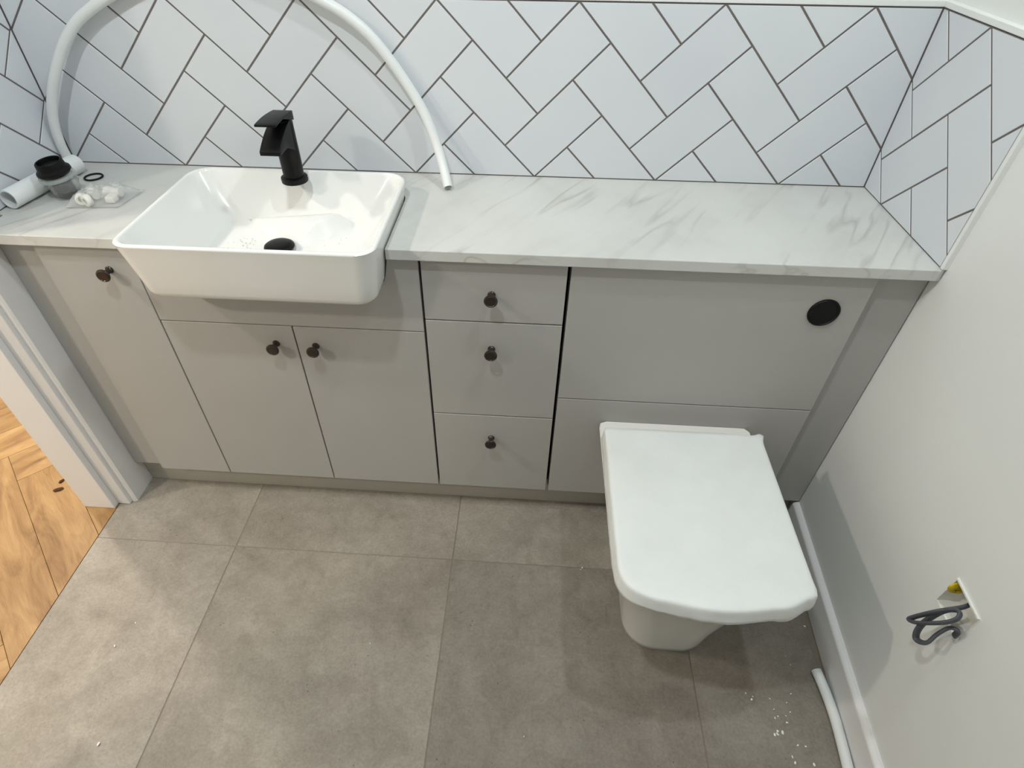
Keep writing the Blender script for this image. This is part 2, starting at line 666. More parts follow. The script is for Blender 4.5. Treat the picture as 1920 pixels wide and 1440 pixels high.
# ------------------------------------------------------------------ oak herringbone in the hall
WP, LP = 0.132, 0.82
r2 = math.sqrt(0.5)
P0, Q0 = -1.0576, -1.055
vis = [(-1.95, -2.2), (-0.9515, -2.2), (-0.9515, 0.75), (-1.95, 0.75)]
for k in range(-30, 30):
    for mm in range(-6, 7):
        ox, oy = P0 + k * WP + mm * LP, Q0 + k * WP - mm * LP
        for kind in (0, 1):
            if kind == 0:
                rect = [(ox, oy), (ox + LP, oy), (ox + LP, oy + WP), (ox, oy + WP)]
            else:
                rect = [(ox, oy + WP), (ox + WP, oy + WP), (ox + WP, oy + WP + LP), (ox, oy + WP + LP)]
            poly = [((p + q) * r2, (q - p) * r2) for p, q in rect]
            cxy = (sum(p[0] for p in poly) / 4, sum(p[1] for p in poly) / 4)
            if not (-2.1 < cxy[0] < -0.6 and -2.3 < cxy[1] < 0.9):
                continue
            if area(poly) < 0:
                poly = poly[::-1]
            for a, b, c in ((1, 0, -0.9515), (-1, 0, 1.95), (0, 1, 0.75), (0, -1, 2.2)):
                poly = clip(poly, a, b, c)
            if len(poly) < 3 or abs(area(poly)) < 2e-4:
                continue
            pz = inset(poly, 0.00045)
            if len(pz) < 3:
                continue
            slab('plank', pz, lambda p, h: (p[0], p[1], -0.012 + h), 0.0115, M['oak_p'] if kind == 0 else M['oak_q'], hall_floor, 0.0007)

# ------------------------------------------------------------------ herringbone wall tiles
GX, GZ = 0.07143, 0.0703
TA = [(0, 3), (2, 1), (3, 2), (1, 4)]
TB = [(2, 3), (3, 2), (5, 4), (4, 5)]


def tile_wall(parent, u0, u1, iu, to3, grout_pts):
    """tiles between wall coordinate u0 and u1; iu(i) gives u of pattern column i"""
    for k in range(-9, 8):
        for m_ in range(-4, 4):
            for T in (TA, TB):
                poly = [(iu(i + 4 * k), (j + 2 * m_) * GZ) for i, j in T]
                if area(poly) < 0:
                    poly = poly[::-1]
                for a, b, c in ((1, 0, u1), (-1, 0, -u0), (0, 1, TILE_H), (0, -1, 0)):
                    poly = clip(poly, a, b, c)
                    if len(poly) < 3:
                        break
                if len(poly) < 3 or area(poly) < 8e-5:
                    continue
                pz = inset(poly, 0.0019)
                if len(pz) < 3 or area(pz) < 2e-5:
                    continue
                jig = random.uniform(-0.00025, 0.00025)
                slab('tile', pz, lambda p, h, jig=jig: to3(p, h + jig), 0.0085, M['tile'], parent, 0.0006)


tile_wall(wall_back, XL, XR, lambda i: 0.0072 + i * GX, lambda p, h: (p[0], YB + 0.0085 - h, ZW + p[1]), None)
box('grout', (XL - 0.012, YB + 0.0011, ZW - 0.02), (XR + 0.028, 0.3725, ZW + TILE_H), M['grout'], wall_back)
# right return: wall coordinate u = distance from the corner towards the camera
U_R = 0.3645
tile_wall(wall_right, 0.0, U_R, lambda i: 0.0170 + (i - 14 - 0 + 0) * 0.0747 if False else 0.0170 + (i - 2) * 0.0747,
          lambda p, h: (XR + 0.0085 - h, YB - p[0], ZW + p[1]), None)
box('grout', (XR + 0.0011, YB - U_R, ZW - 0.02), (XR + 0.009, YB, ZW + TILE_H), M['grout'], wall_right)
# left return
tile_wall(wall_left, 0.0, 0.30, lambda i: (-12.93 - i) * 0.0747, lambda p, h: (XL - 0.0085 + h, YB - p[0], ZW + p[1]), None)
box('grout', (XL - 0.0125, YB - 0.30, ZW - 0.02), (XL - 0.0011, YB, ZW + TILE_H), M['grout'], wall_left)

# tile edge trims
ZT = ZW + TILE_H
bm = bmesh.new()
bm_box(bm, (XL, YB - 0.0012, ZT + 0.001), (XR + 0.012, 0.3722, ZT + 0.012), 0.0015, 2)
struct(finish_bm('trim_1', bm, M['trim_white']))
bm = bmesh.new()
bm_box(bm, (XR - 0.0012, YB - U_R - 0.010, ZT + 0.001), (XR + 0.032, YB - 0.0012, ZT + 0.012), 0.0015, 2)
struct(finish_bm('trim_2', bm, M['trim_white']))
bm = bmesh.new()
bm_box(bm, (XR - 0.0012, YB - U_R - 0.010, ZW + 0.0008), (xw(-0.005) + 0.002, YB - U_R - 0.001, ZT + 0.001), 0.0015, 2)
struct(finish_bm('trim_3', bm, M['trim_white']))
bm = bmesh.new()
bm_box(bm, (XL - 0.012, YB - 0.30, ZT + 0.001), (XL + 0.0012, YB - 0.0012, ZT + 0.012), 0.0015, 2)
struct(finish_bm('trim_4', bm, M['trim_white']))

# skirting board on the right wall, moulded top
prof = [(0.0, 0.0), (0.0152, 0.0), (0.0152, 0.086), (0.0140, 0.0895), (0.0110, 0.0925), (0.0060, 0.0950), (0.0, 0.0955)]
SY = [0.016, -0.4, -1.0, -1.7, -2.449]
rings = [[(xw(y) - d, y, z + 0.001) for d, z in prof] for y in SY]
vs, fs = loft(rings)
bm = bmesh.new()
bv = [bm.verts.new(v) for v in vs]
for f in fs:
    bm.faces.new([bv[i] for i in f])
struct(finish_bm('baseboard_right', bm, M['gloss_white']))

# doorway frame: lining, stop, architrave on the bathroom side
door = struct(empty('door_1', (-0.98, -0.45, 0)))
for side, y in (('near', -0.045), ('far', -0.985)):
    s = -1 if side == 'near' else 1
    box('door_lining', (-1.06, y, 0.0005), (-0.917, y + s * 0.012, 2.03), M['gloss_white'], door, bev=0.0015)
    # stop with softened arris
    box('door_stop', (-1.045, y + s * 0.012, 0.0005), (-0.953, y + s * 0.031, 2.02), M['gloss_white'], door, bev=0.002, seg=2)
    lo, hi = (y - 0.002, y + 0.106) if side == 'near' else (y - 0.068, y + 0.002)
    pa = [(XLW, lo), (XLW + 0.024, lo), (XLW + 0.030, lo + 0.004), (XLW + 0.030, hi - 0.006), (XLW + 0.027, hi), (XLW, hi)]
    if side == 'far':
        pa = [(XLW, hi), (XLW, lo), (XLW + 0.027, lo), (XLW + 0.030, lo + 0.006), (XLW + 0.030, hi - 0.004), (XLW + 0.024, hi)]
    if side == 'near':
        # lower length full width; above the worktop only the strip in front of it
        prism('architrave', pa, 2, 0.0005, 0.812, M['gloss_white'], door)
        pb = [(XLW, lo), (XLW + 0.024, lo), (XLW + 0.030, lo + 0.004), (XLW + 0.030, YW - 0.004), (XLW + 0.027, YW - 0.002), (XLW, YW - 0.002)]
        prism('architrave', pb, 2, 0.812, 2.08, M['gloss_white'], door)
    else:
        prism('architrave', pa, 2, 0.0005, 2.08, M['gloss_white'], door)
box('door_lining', (-1.06, -0.973, 2.018), (-0.917, -0.057, 2.03), M['gloss_white'], door, bev=0.0015)
box('architrave', (XLW, -1.053, 2.03), (XLW + 0.03, 0.0, 2.098), M['gloss_white'], door, bev=0.003)

# ------------------------------------------------------------------ fitted furniture
FT = 0.018      # door thickness


def knob_parts(parent, x, z):
    """mushroom knob on a front, axis towards the camera"""
    mtx = Matrix.Translation((x, 0.0, z)) @ Matrix.Rotation(PI / 2, 4, 'X')
    pr = [(0.0085, 0.0), (0.0085, 0.002), (0.0062, 0.005), (0.0058, 0.012), (0.0075, 0.0165), (0.0115, 0.0195),
          (0.0140, 0.0225), (0.0146, 0.0250), (0.0138, 0.0270), (0.0110, 0.0282), (0.0104, 0.0274), (0.0001, 0.0277)]
    return lathe('knob', pr, M['bronze'], parent, mtx=mtx, seg=24, angle=35)


KNOB = None


def put_knob(parent, x, z):
    global KNOB
    if KNOB is None:
        KNOB = (knob_parts(parent, x, z), Vector((x, 0, z)))
        return KNOB[0]
    k, p = KNOB
    c = k.copy()
    COL.objects.link(c)
    c.parent = parent
    c.matrix_parent_inverse = Matrix()
    # mesh is in the source parent's local frame
    src = Vector(k['_o'])
    dst = Vector(parent['_o'])
    c.location = (Vector((x, 0, z)) - p) + src - dst
    return c


def carcass(root, x0, x1, z1=0.8155, back=0.34, inner=True):
    t = 0.016
    bm = bmesh.new()
    y0 = FT + 0.0015
    bm_box(bm, (x0, y0, ZB), (x0 + t, back, z1))
    bm_box(bm, (x1 - t, y0, ZB), (x1, back, z1))
    bm_box(bm, (x0 + t, y0, ZB), (x1 - t, back, ZB + t))
    bm_box(bm, (x0 + t, back - 0.008, ZB + t), (x1 - t, back, z1))
    return finish_bm('carcass', bm, M['carcass'], root)


def front(name, root, x0, x1, z0, z1):
    return box(name, (x0, 0.0, z0), (x1, FT, z1), M['cabinet'], root, bev=0.0009)


G = 0.0014
ZTOP = 0.8120
X0, X1, X2, X3, X4, X5 = -0.8070, -0.6045, -0.3019, -0.001, 0.3005, 0.8955

u = empty('narrow_cupboard', ((X0 + X1) / 2, 0.17, ZB))
tag(u, 'narrow grey single-door cupboard at the left end of the run, beside the door frame', 'cupboard')
carcass(u, X0 + 0.001, X1 - 0.0008)
d = front('door', u, X0, X1 - G, ZB, ZTOP)
put_knob(d, -0.6640, 0.7600)

u = empty('basin_cabinet', ((X1 + X3) / 2, 0.17, ZB))
tag(u, 'grey two-door cabinet under the white basin, with a fixed panel above its doors', 'cabinet')
carcass(u, X1 + 0.0008, X3 - 0.002)
NC, NH = -0.3095, 0.2505          # notch follows the sides of the basin
px = [(X1 + G, 0.6355), (X3 - 0.003, 0.6355), (X3 - 0.003, ZTOP), (NC + NH - 0.0070, ZTOP), (NC + NH - 0.0135, 0.776), (NC + NH - 0.0185, 0.760), (NC + NH - 0.032, 0.7468),
      (NC - NH + 0.032, 0.7468), (NC - NH + 0.0185, 0.760), (NC - NH + 0.0135, 0.776), (NC - NH + 0.0070, ZTOP), (X1 + G, ZTOP)]
prism('fixed_panel', px, 1, 0.0, FT, M['cabinet'], u)
d = front('door', u, X1 + G, X2 - G, ZB, 0.6325)
put_knob(d, -0.3500, 0.5830)
d = front('door', u, X2 + G, X3 - 0.003, ZB, 0.6325)
put_knob(d, -0.2580, 0.5810)

u = empty('drawer_cabinet', ((X3 + X4) / 2, 0.17, ZB))
tag(u, 'grey three-drawer cabinet between the basin cabinet and the toilet panels', 'drawer cabinet')
carcass(u, X3 + 0.001, X4 - 0.002)
for z0, z1, kz in ((0.6690, ZTOP, 0.7375), (0.3875, 0.6660, 0.5955), (ZB, 0.3845, 0.3065)):
    d = front('drawer', u, X3 + 0.0022, X4 - 0.0035, z0, z1)
    bm = bmesh.new()
    xa, xb = X3 + 0.024, X4 - 0.026
    zb_, zt_ = z0 + 0.02, z1 - 0.03
    bm_box(bm, (xa, 0.022, zb_), (xa + 0.012, 0.31, zt_))
    bm_box(bm, (xb - 0.012, 0.022, zb_), (xb, 0.31, zt_))
    bm_box(bm, (xa + 0.012, 0.298, zb_), (xb - 0.012, 0.31, zt_))
    bm_box(bm, (xa, FT, zb_ - 0.006), (xb, 0.31, zb_))
    finish_bm('drawer_box', bm, M['carcass'], d)
    put_knob(d, 0.1450, kz)

u = empty('toilet_unit', ((X4 + X5) / 2, 0.17, ZB))
tag(u, 'grey boxed-in cistern unit behind the toilet, with two wide flat panels', 'cabinet')
carcass(u, X4 + 0.0025, X5 - 0.002)
p = front('access_panel', u, X4 + 0.0040, X5, 0.4572, ZTOP)
front('lower_panel', u, X4 + 0.0040, X5, ZB, 0.4548)
mtx = Matrix.Translation((0.8205, 0.0, 0.7285)) @ Matrix.Rotation(PI / 2, 4, 'X')
fb = lathe('flush_button', [(0.0312, -0.004), (0.0312, 0.003), (0.0300, 0.0046), (0.0272, 0.0050), (0.0262, 0.0036), (0.0255, 0.0036), (0.0001, 0.0036)], M['black_metal'], p, mtx=mtx, seg=40)
fb['label'] = 'round black flush button'

o = box('filler_panel', (-0.8998, 0.0190, ZB - 0.003), (X0 - 0.0012, 0.0370, 0.8155), M['cabinet'], origin=(-0.86, 0.02, ZB), bev=0.0008)
tag(o, 'grey filler strip between the narrow cupboard and the white door frame', 'panel')
o = box('filler_panel', (X5 + 0.0012, 0.0155, ZB - 0.004), (0.9985, 0.0335, 0.8155), M['cabinet'], origin=(0.945, 0.02, ZB), bev=0.0008)
tag(o, 'grey filler strip at the right end, against the white side wall', 'panel')
o = box('plinth_board', (-0.8990, 0.0435, 0.001), (0.997, 0.0595, ZB - 0.0045), M['plinth'], origin=(0, 0.05, 0), bev=0.0006)
tag(o, 'long grey plinth board set back under the row of cabinets', 'plinth')

# worktop: one board, notched for the basin and round the door frame
BC = (-0.3095, 0.0755)      # basin centre
BHX, BHY = 0.2495, 0.1875   # rim half sizes
cut = rrect(BC[0], BC[1], BHX - 0.0035, BHY - 0.0035, 0.050, 8)
back_pts = [q for q in cut if q[1] > 0.10]
# cut points run ccw from the right side over the back to the left side
poly = [(BC[0] + BHX - 0.0035, YW)] + [(0.9890, YW), (0.9975, YW + 0.004), (0.9975, 0.012), (XR + 0.0005, 0.016), (XR + 0.0005, YB - 0.0002), (XL, YB - 0.0002), (XL, 0.075), (-0.8995, 0.068), (-0.8995, YW)] \
    + [(BC[0] - BHX + 0.0035, YW)] + back_pts[::-1]
bm = bmesh.new()
lo_v = [bm.verts.new((q[0], q[1], ZWB)) for q in poly]
hi_v = [bm.verts.new((q[0], q[1], ZW)) for q in poly]
n = len(poly)
ftop = bm.faces.new(hi_v)
fbot = bm.faces.new(lo_v[::-1])
for i in range(n):
    bm.faces.new([lo_v[i], lo_v[(i + 1) % n], hi_v[(i + 1) % n], hi_v[i]])
fe = [e for e in bm.edges if all(abs(v.co.y - YW) < 1e-5 for v in e.verts) and abs(e.verts[0].co.z - e.verts[1].co.z) < 1e-6]
bmesh.ops.bevel(bm, geom=fe, offset=0.0016, segments=2, affect='EDGES', profile=0.5)
bmesh.ops.triangulate(bm, faces=[f for f in bm.faces if len(f.verts) > 8])
o = finish_bm('worktop', bm, M['marble'], origin=(0, 0, ZWB))
tag(o, 'long pale marble-look worktop with thin grey veins running over all the cabinets', 'worktop')

# ------------------------------------------------------------------ basin
RZ = 0.8805        # rim height
BB = 0.7500        # underside
FLZ = 0.7780       # bowl floor
TAP = (-0.3065, 0.2130)
PER = 14


def ring(cx, cy, hx, hy, r, z):
    return [(x, y, z) for x, y in rrect(cx, cy, hx, hy, r, PER, 0.72)]


def basin_mesh():
    cx, cy = BC
    rings = []
    # underside and outside
    taper = 0.017

    def outside(z):
        f = (RZ - z) / (RZ - BB)
        return BHX - taper * f - 0.001, BHY - (0.022 * f) - 0.001
    hx, hy = outside(BB)
    rings.append(ring(cx, cy, hx - 0.10, hy - 0.10, 0.05, BB))
    rings.append(ring(cx, cy, hx - 0.024, hy - 0.024, 0.040, BB))
    for k in range(1, 6):
        a = (PI / 2) * k / 5
        z = BB + 0.020 * (1 - math.cos(a))
        hx, hy = outside(z)
        e = 0.020 * (1 - math.sin(a))
        rings.append(ring(cx, cy, hx - e, hy - e, 0.048, z))
    for z in (0.80, 0.83, 0.855, RZ - 0.006):
        hx, hy = outside(z)
        rings.append(ring(cx, cy, hx, hy, 0.050, z))
    for k in range(1, 6):       # rounded rim, 12 mm wide
        a = PI * k / 6
        e = 0.006 * (1 - math.cos(a))
        rings.append(ring(cx, cy, BHX - 0.0005 - e, BHY - 0.0005 - e, 0.050 - e * 0.7, RZ - 0.006 + 0.006 * math.sin(a)))
    # inside
    ihx, ihy = BHX - 0.013, BHY - 0.013
    fx, fy, fhx, fhy = cx - 0.004, cy - 0.008, 0.162, 0.120
    N = 26
    for k in range(0, N + 1):
        s = k / N
        z = RZ - 0.006 - (RZ - 0.006 - FLZ) * (1 - (1 - s) ** 1.55)
        rings.append(ring(cx + (fx - cx) * s, cy + (fy - cy) * s, ihx + (fhx - ihx) * s, ihy + (fhy - ihy) * s, 0.042 + 0.018 * s, z))
    for s in (0.9, 0.75, 0.6, 0.45, 0.3, 0.18):
        rings.append(ring(fx, fy, fhx * s, fhy * s, 0.06 * s, FLZ - 0.004 * (1 - s)))
    n_out = len(rings) - (N + 1) - 6
    out = []
    for i, r in enumerate(rings):
        if i < n_out:
            out.append(r)
            continue
        rr = []
        for (x, y, z) in r:
            dx = abs(x - TAP[0]) * 0.92
            dy = max(0.0, TAP[1] - y)
            dd = math.hypot(dx, dy)
            t = min(1.0, max(0.0, (dd - 0.030) / 0.115))
            t = t * t * (3 - 2 * t)
            zp = (RZ - 0.0045) * (1 - t) + (FLZ - 0.02) * t
            kk = 0.006
            h = max(0.0, min(1.0, 0.5 + 0.5 * (zp - z) / kk))
            z2 = z * (1 - h) + zp * h + kk * h * (1 - h)
            rr.append((x, y, min(z2, RZ - 0.0035)))
        out.append(rr)
    return loft(out)


vs, fs = basin_mesh()
root = empty('basin', (BC[0], BC[1], BB))
tag(root, 'white rectangular semi-recessed ceramic basin set into the worktop', 'basin')
bm = bmesh.new()
bv = [bm.verts.new(v) for v in vs]
for f in fs:
    bm.faces.new([bv[i] for i in f])
o = finish_bm('bowl', bm, M['ceramic'], root, angle=60)
DX, DY = -0.3190, 0.0800
mtx = Matrix.Translation((DX, DY, FLZ - 0.006))
dr = lathe('drain_cover', [(0.020, 0.0), (0.020, 0.008), (0.0305, 0.010), (0.0325, 0.0135), (0.0315, 0.0165), (0.0270, 0.0195), (0.016, 0.0215), (0.0001, 0.0220)], M['black_metal'], root, mtx=mtx, seg=32)
dr['label'] = 'round black drain cover'

# ------------------------------------------------------------------ tap
tx, ty = TAP
tz = RZ - 0.0045
root = empty('basin_tap', (tx, ty, tz))
tag(root, 'matt black waterfall tap with flat lever on the back ledge of the basin', 'tap')
lathe('tap_base', [(0.0285, -0.002), (0.0290, 0.003), (0.0285, 0.008), (0.0255, 0.0100), (0.022, 0.0105)], M['black_metal'], root, mtx=Matrix.Translation((tx, ty, tz)), seg=36)
lathe('tap_body', [(0.0222, 0.009), (0.0224, 0.05), (0.0218, 0.118), (0.0205, 0.127), (0.018, 0.128)], M['black_metal'], root, mtx=Matrix.Translation((tx, ty, tz)), seg=36)


def strip(name, stations, mat, parent, cap=True, bev=0.0012, angle=30):
    """stations: (y, ztop, zbot, halfwidth) along -y; a solid bar of changing section"""
    bm = bmesh.new()
    rings = []
    for y, zt, zb, hw in stations:
        rings.append([bm.verts.new(q) for q in ((tx - hw, y, zb), (tx + hw, y, zb), (tx + hw, y, zt), (tx - hw, y, zt))])
    for a, b in zip(rings[:-1], rings[1:]):
        for i in range(4):
            bm.faces.new([a[i], a[(i + 1) % 4], b[(i + 1) % 4], b[i]])
    bm.faces.new(rings[0][::-1])
    bm.faces.new(rings[-1])
    bmesh.ops.recalc_face_normals(bm, faces=bm.faces)
    sh = [e for e in bm.edges if e.calc_face_angle(0) > 0.6]
    bmesh.ops.bevel(bm, geom=sh, offset=bev, segments=2, affect='EDGES', profile=0.5)
    return finish_bm(name, bm, mat, parent, angle=angle)


st = []
for k in range(12):
    t = k / 11
    y = ty + 0.010 - 0.104 * t
    zt = tz + 0.128 - 0.034 * t ** 1.9
    zb = tz + 0.052 + 0.034 * min(1.0, t / 0.55) ** 0.8
    zb = min(zb, zt - 0.006)
    st.append((y, zt, zb, 0.0200 + 0.0007 * t))
strip('spout', st, M['black_metal'], root)
st = []
for k in range(10):
    t = k / 9
    y = ty + 0.018 - 0.104 * t
    zt = tz + 0.139 + 0.005 * math.sin(t * PI * 0.75)
    th = 0.014 * (1 - min(1, t / 0.5)) ** 0.7 + 0.0045
    st.append((y, zt, zt - th, 0.0205 + 0.001 * t))
strip('lever', st, M['black_metal'], root)

# ------------------------------------------------------------------ toilet
TX = 0.5925
root = empty('toilet', (TX, -0.22, 0))
tag(root, 'white back-to-wall toilet in front of the cistern panels, lid wrapped in foam', 'toilet')


def dshape(cx, hw, yb, yf, rx, ry, rb=0.012, n=96, bow=0.012):
    """plan of pan or lid: square back, big soft front corners, slightly bowed front"""
    pts = []
    yb0 = yb
    for k in range(5):
        a = PI / 2 * k / 4
        pts.append((cx + hw - rb + rb * math.cos(a), yb0 - rb + rb * math.sin(a)))
    for k in range(5):
        a = PI / 2 + PI / 2 * k / 4
        pts.append((cx - hw + rb + rb * math.cos(a), yb0 - rb + rb * math.sin(a)))
    for k in range(13):
        a = PI / 2 * k / 12
        pts.append((cx - hw + rx - rx * math.cos(a), yf + bow + ry - ry * math.sin(a)))
    for k in range(1, 10):
        t = k / 10
        x = cx - hw + rx + (2 * hw - 2 * rx) * t
        pts.append((x, yf + bow - bow * math.sin(t * PI)))
    for k in range(13):
        a = PI / 2 * (1 - k / 12)
        pts.append((cx + hw - rx + rx * math.cos(a), yf + bow + ry - ry * math.sin(a)))
    return resample(pts, n)


# pan: foot to rim
lv = [(0.0005, 0.100, -0.384, 0.072), (0.004, 0.103, -0.387, 0.074), (0.02, 0.105, -0.389, 0.075), (0.06, 0.109, -0.395, 0.076), (0.12, 0.118, -0.406, 0.078),
      (0.20, 0.131, -0.424, 0.081), (0.28, 0.149, -0.450, 0.084), (0.34, 0.167, -0.473, 0.087), (0.372, 0.1785, -0.4885, 0.088), (0.3835, 0.1815, -0.4930, 0.090), (0.3870, 0.1790, -0.4905, 0.088)]
rings = [[(x, y, z) for x, y in dshape(TX + 0.006 * (1 - z / 0.387), hw, -0.0006, yf, r, r * 0.95, bow=0.010 * z / 0.387)] for z, hw, yf, r in lv]
vs, fs = loft(rings)
bm = bmesh.new()
bv = [bm.verts.new(v) for v in vs]
for f in fs:
    bm.faces.new([bv[i] for i in f])
finish_bm('pan', bm, M['ceramic_pan'], root, angle=45)
for nm, z0, z1, g in (('seat', 0.3885, 0.4040, 0.001), ('lid', 0.4050, 0.4265, 0.0)):
    rings = []
    for z, e in ((z0, 0.004), (z0 + 0.003, 0.0), (z1 - 0.006, 0.0), (z1 - 0.002, 0.002), (z1, 0.007)):
        rings.append([(x, y, z) for x, y in dshape(TX + 0.0015, 0.1765 - g - e, -0.066 - e, -0.5030 + g + e, 0.085, 0.078)])
    vs, fs = loft(rings)
    bm = bmesh.new()
    bv = [bm.verts.new(v) for v in vs]
    for f in fs:
        bm.faces.new([bv[i] for i in f])
    finish_bm(nm, bm, M['seat'], root, angle=45)
# hinge block behind the lid
box('hinge_cover', (TX - 0.12, -0.058, 0.3872), (TX + 0.12, -0.030, 0.3990), M['seat'], root, bev=0.004, seg=2)

# protective foam wrap: top sheet plus a hanging, creased skirt with folded corners
NP = 160
outl = dshape(TX + 0.0018, 0.1782, -0.0635, -0.5055, 0.084, 0.077, 0.006, NP)


def bump_at(p, q, r):
    d = math.hypot(p[0] - q[0], p[1] - q[1])
    return math.exp(-(d / r) ** 2)


EARS = [((TX + 0.181, -0.064), 0.013, 0.012), ((TX - 0.181, -0.060), 0.006, 0.010), ((TX + 0.168, -0.450), 0.013, 0.016), ((TX - 0.165, -0.462), 0.004, 0.03)]
rings = []
for fsc in (0.35, 0.8, 0.955):
    rings.append([(TX + (x - TX) * fsc, -0.27 + (y + 0.27) * fsc, 0.4290 + 0.0006 * noise.noise(Vector((x * 20, y * 20, 1)))) for x, y in outl])
for z, e in ((0.4286, -0.0035), (0.4268, -0.0005), (0.4235, 0.0012), (0.416, 0.0025), (0.408, 0.0040), (0.400, 0.0054), (0.3935, 0.0060)):
    rr = []
    for i, (x, y) in enumerate(outl):
        dx, dy = x - TX, y + 0.27
        L = math.hypot(dx, dy)
        nx, ny = dx / L, dy / L
        ear = sum(a * bump_at((x, y), q, r) for q, a, r in EARS) * (1.0 if z < 0.4285 else 0.6)
        depth = (0.428 - z) / 0.034
        wr = 0.0022 * noise.noise(Vector((x * 28, y * 28, z * 30))) * depth + 0.0012 * noise.noise(Vector((x * 90, y * 90, z * 60))) * depth
        edge = 0.0
        if z < 0.397:
            edge = 0.006 * noise.noise(Vector((x * 14, y * 14, 5))) - 0.012 * bump_at((x, y), (TX + 0.135, -0.495), 0.028) + 0.004 * bump_at((x, y), (TX - 0.12, -0.49), 0.05)
        if y > -0.075 and abs(dx) < 0.17:       # back edge only folds over a little
            zz = max(z, 0.4060)
        else:
            zz = z + edge
        k = e + ear + wr
        rr.append((x + nx * k, y + ny * k, zz))
    rings.append(rr)
vs, fs = loft(rings, True, False)
bm = bmesh.new()
bv = [bm.verts.new(v) for v in vs]
for f in fs:
    bm.faces.new([bv[i] for i in f])
o = finish_bm('protective_wrap', bm, M['film'], root, angle=70)
o['label'] = 'white foam wrap taped over the lid'
md = o.modifiers.new('thickness', 'SOLIDIFY')
md.thickness = 0.0009
md.offset = 1

# ------------------------------------------------------------------ hoses
H = [(-0.9070, 0.3310, 0.8405), (-0.9068, 0.328, 0.8677), (-0.9050, 0.325, 0.8963), (-0.8953, 0.322, 0.9397), (-0.8763, 0.321, 0.9863), (-0.8457, 0.322, 1.0359), (-0.8074, 0.327, 1.0872), (-0.7591, 0.333, 1.1359), (-0.713, 0.337, 1.1642), (-0.6658, 0.34, 1.1864), (-0.548, 0.343, 1.2304), (-0.4342, 0.344, 1.2446), (-0.3213, 0.343, 1.2313), (-0.2193, 0.342, 1.1874), (-0.1791, 0.341, 1.1675), (-0.1349, 0.341, 1.1339), (-0.0964, 0.343, 1.0877), (-0.0616, 0.343, 1.0373), (-0.0299, 0.338, 0.9856), (-0.0040, 0.322, 0.9255), (0.0126, 0.298, 0.8825), (0.0264, 0.266, 0.8475)]
path = smooth_close(catmull(H, 6), 6)
o = tube_obj('water_pipe', path, 0.0106, M['pipe_white'], origin=(-0.44, 0.31, ZW), seg=20, hollow=0.0085)
tag(o, 'white plastic pipe arching up over the tap from worktop to worktop', 'pipe')
F = [(0.9395, -0.4140, 0.0118), (0.9445, -0.46, 0.0118), (0.9465, -0.515, 0.0118), (0.9430, -0.575, 0.0118), (0.9370, -0.64, 0.0118), (0.926, -0.74, 0.0118), (0.905, -0.86, 0.0118), (0.88, -0.95, 0.0118)]
path = smooth_close(catmull(F, 8), 4)
o = tube_obj('water_pipe', path, 0.0110, M['pipe_white'], origin=(0.94, -0.68, 0), seg=20, hollow=0.0085)
tag(o, 'white plastic pipe lying on the floor tiles along the right skirting', 'pipe')

# ------------------------------------------------------------------ things on the left of the worktop
# white waste pipe lying on its side, open end forwards, socket at the back
root = empty('waste_pipe', (-0.876, 0.20, ZW))
tag(root, 'short white waste pipe lying on the worktop in the left corner, open end forwards', 'pipe')
a, b = Vector((-0.8950, 0.097, ZW + 0.0215)), Vector((-0.8680, 0.300, ZW + 0.0215))
dirv = (b - a).normalized()
rot = dirv.to_track_quat('Z', 'Y').to_matrix().to_4x4()
L = (b - a).length
lathe('tube', [(0.0170, 0.03), (0.0172, 0.0), (0.0200, 0.0), (0.0205, 0.001), (0.0205, L - 0.03), (0.010, L - 0.03)], M['pipe_white'], root, mtx=Matrix.Translation(a) @ rot, seg=32)
lathe('socket', [(0.0206, L - 0.048), (0.0216, L - 0.046), (0.0216, L - 0.036), (0.0214, L - 0.033), (0.0214, L - 0.004), (0.0205, L), (0.0001, L)], M['pipe_white'], root, mtx=Matrix.Translation(a) @ rot, seg=32)

# basin waste: black flange cup, clear sealing washer, threaded black body
root = empty('basin_waste', (-0.8170, 0.1730, ZW))
tag(root, 'black basin waste fitting with clear washer standing by the white waste pipe', 'plumbing fitting')
mt = Matrix.Translation((-0.8170, 0.1730, ZW)) @ Matrix.Rotation(math.radians(5), 4, 'X') @ Matrix.Rotation(math.radians(-4), 4, 'Y')
pr = [(0.0165, 0.0015)]
for k in range(9):
    pr += [(0.0195, 0.003 + k * 0.0042), (0.0180, 0.005 + k * 0.0042)]
pr += [(0.016, 0.0415)]
lathe('threaded_body', pr, M['black_metal'], root, mtx=mt, seg=28, angle=20)
lathe('washer', [(0.018, 0.0415), (0.0360, 0.0425), (0.0375, 0.046), (0.0360, 0.0500), (0.018, 0.0505)], M['clear_washer'], root, mtx=mt, seg=36)
pr = [(0.016, 0.0506), (0.0310, 0.0520), (0.0350, 0.0565), (0.0340, 0.0610), (0.0290, 0.0650), (0.0275, 0.0780), (0.0255, 0.0800), (0.0235, 0.0790), (0.0225, 0.0720), (0.0001, 0.0710)]
lathe('flange', pr, M['black_metal'], root, mtx=mt, seg=36, angle=30)
# crumpled clear wrapper round the fitting
bm = bmesh.new()
bmesh.ops.create_uvsphere(bm, u_segments=22, v_segments=12, radius=1.0)
for v in bm.verts:
    c = v.co.copy()
    k = 1 + 0.18 * noise.noise(c * 2.3) + 0.1 * noise.noise(c * 6)
    v.co = Vector((-0.8130 + 0.030 * c.x * k, 0.168 + 0.032 * c.y * k, ZW + max(0.0012, 0.027 + 0.030 * c.z * k)))
o = finish_bm('wrapper', bm, M['clear'], root, angle=25)

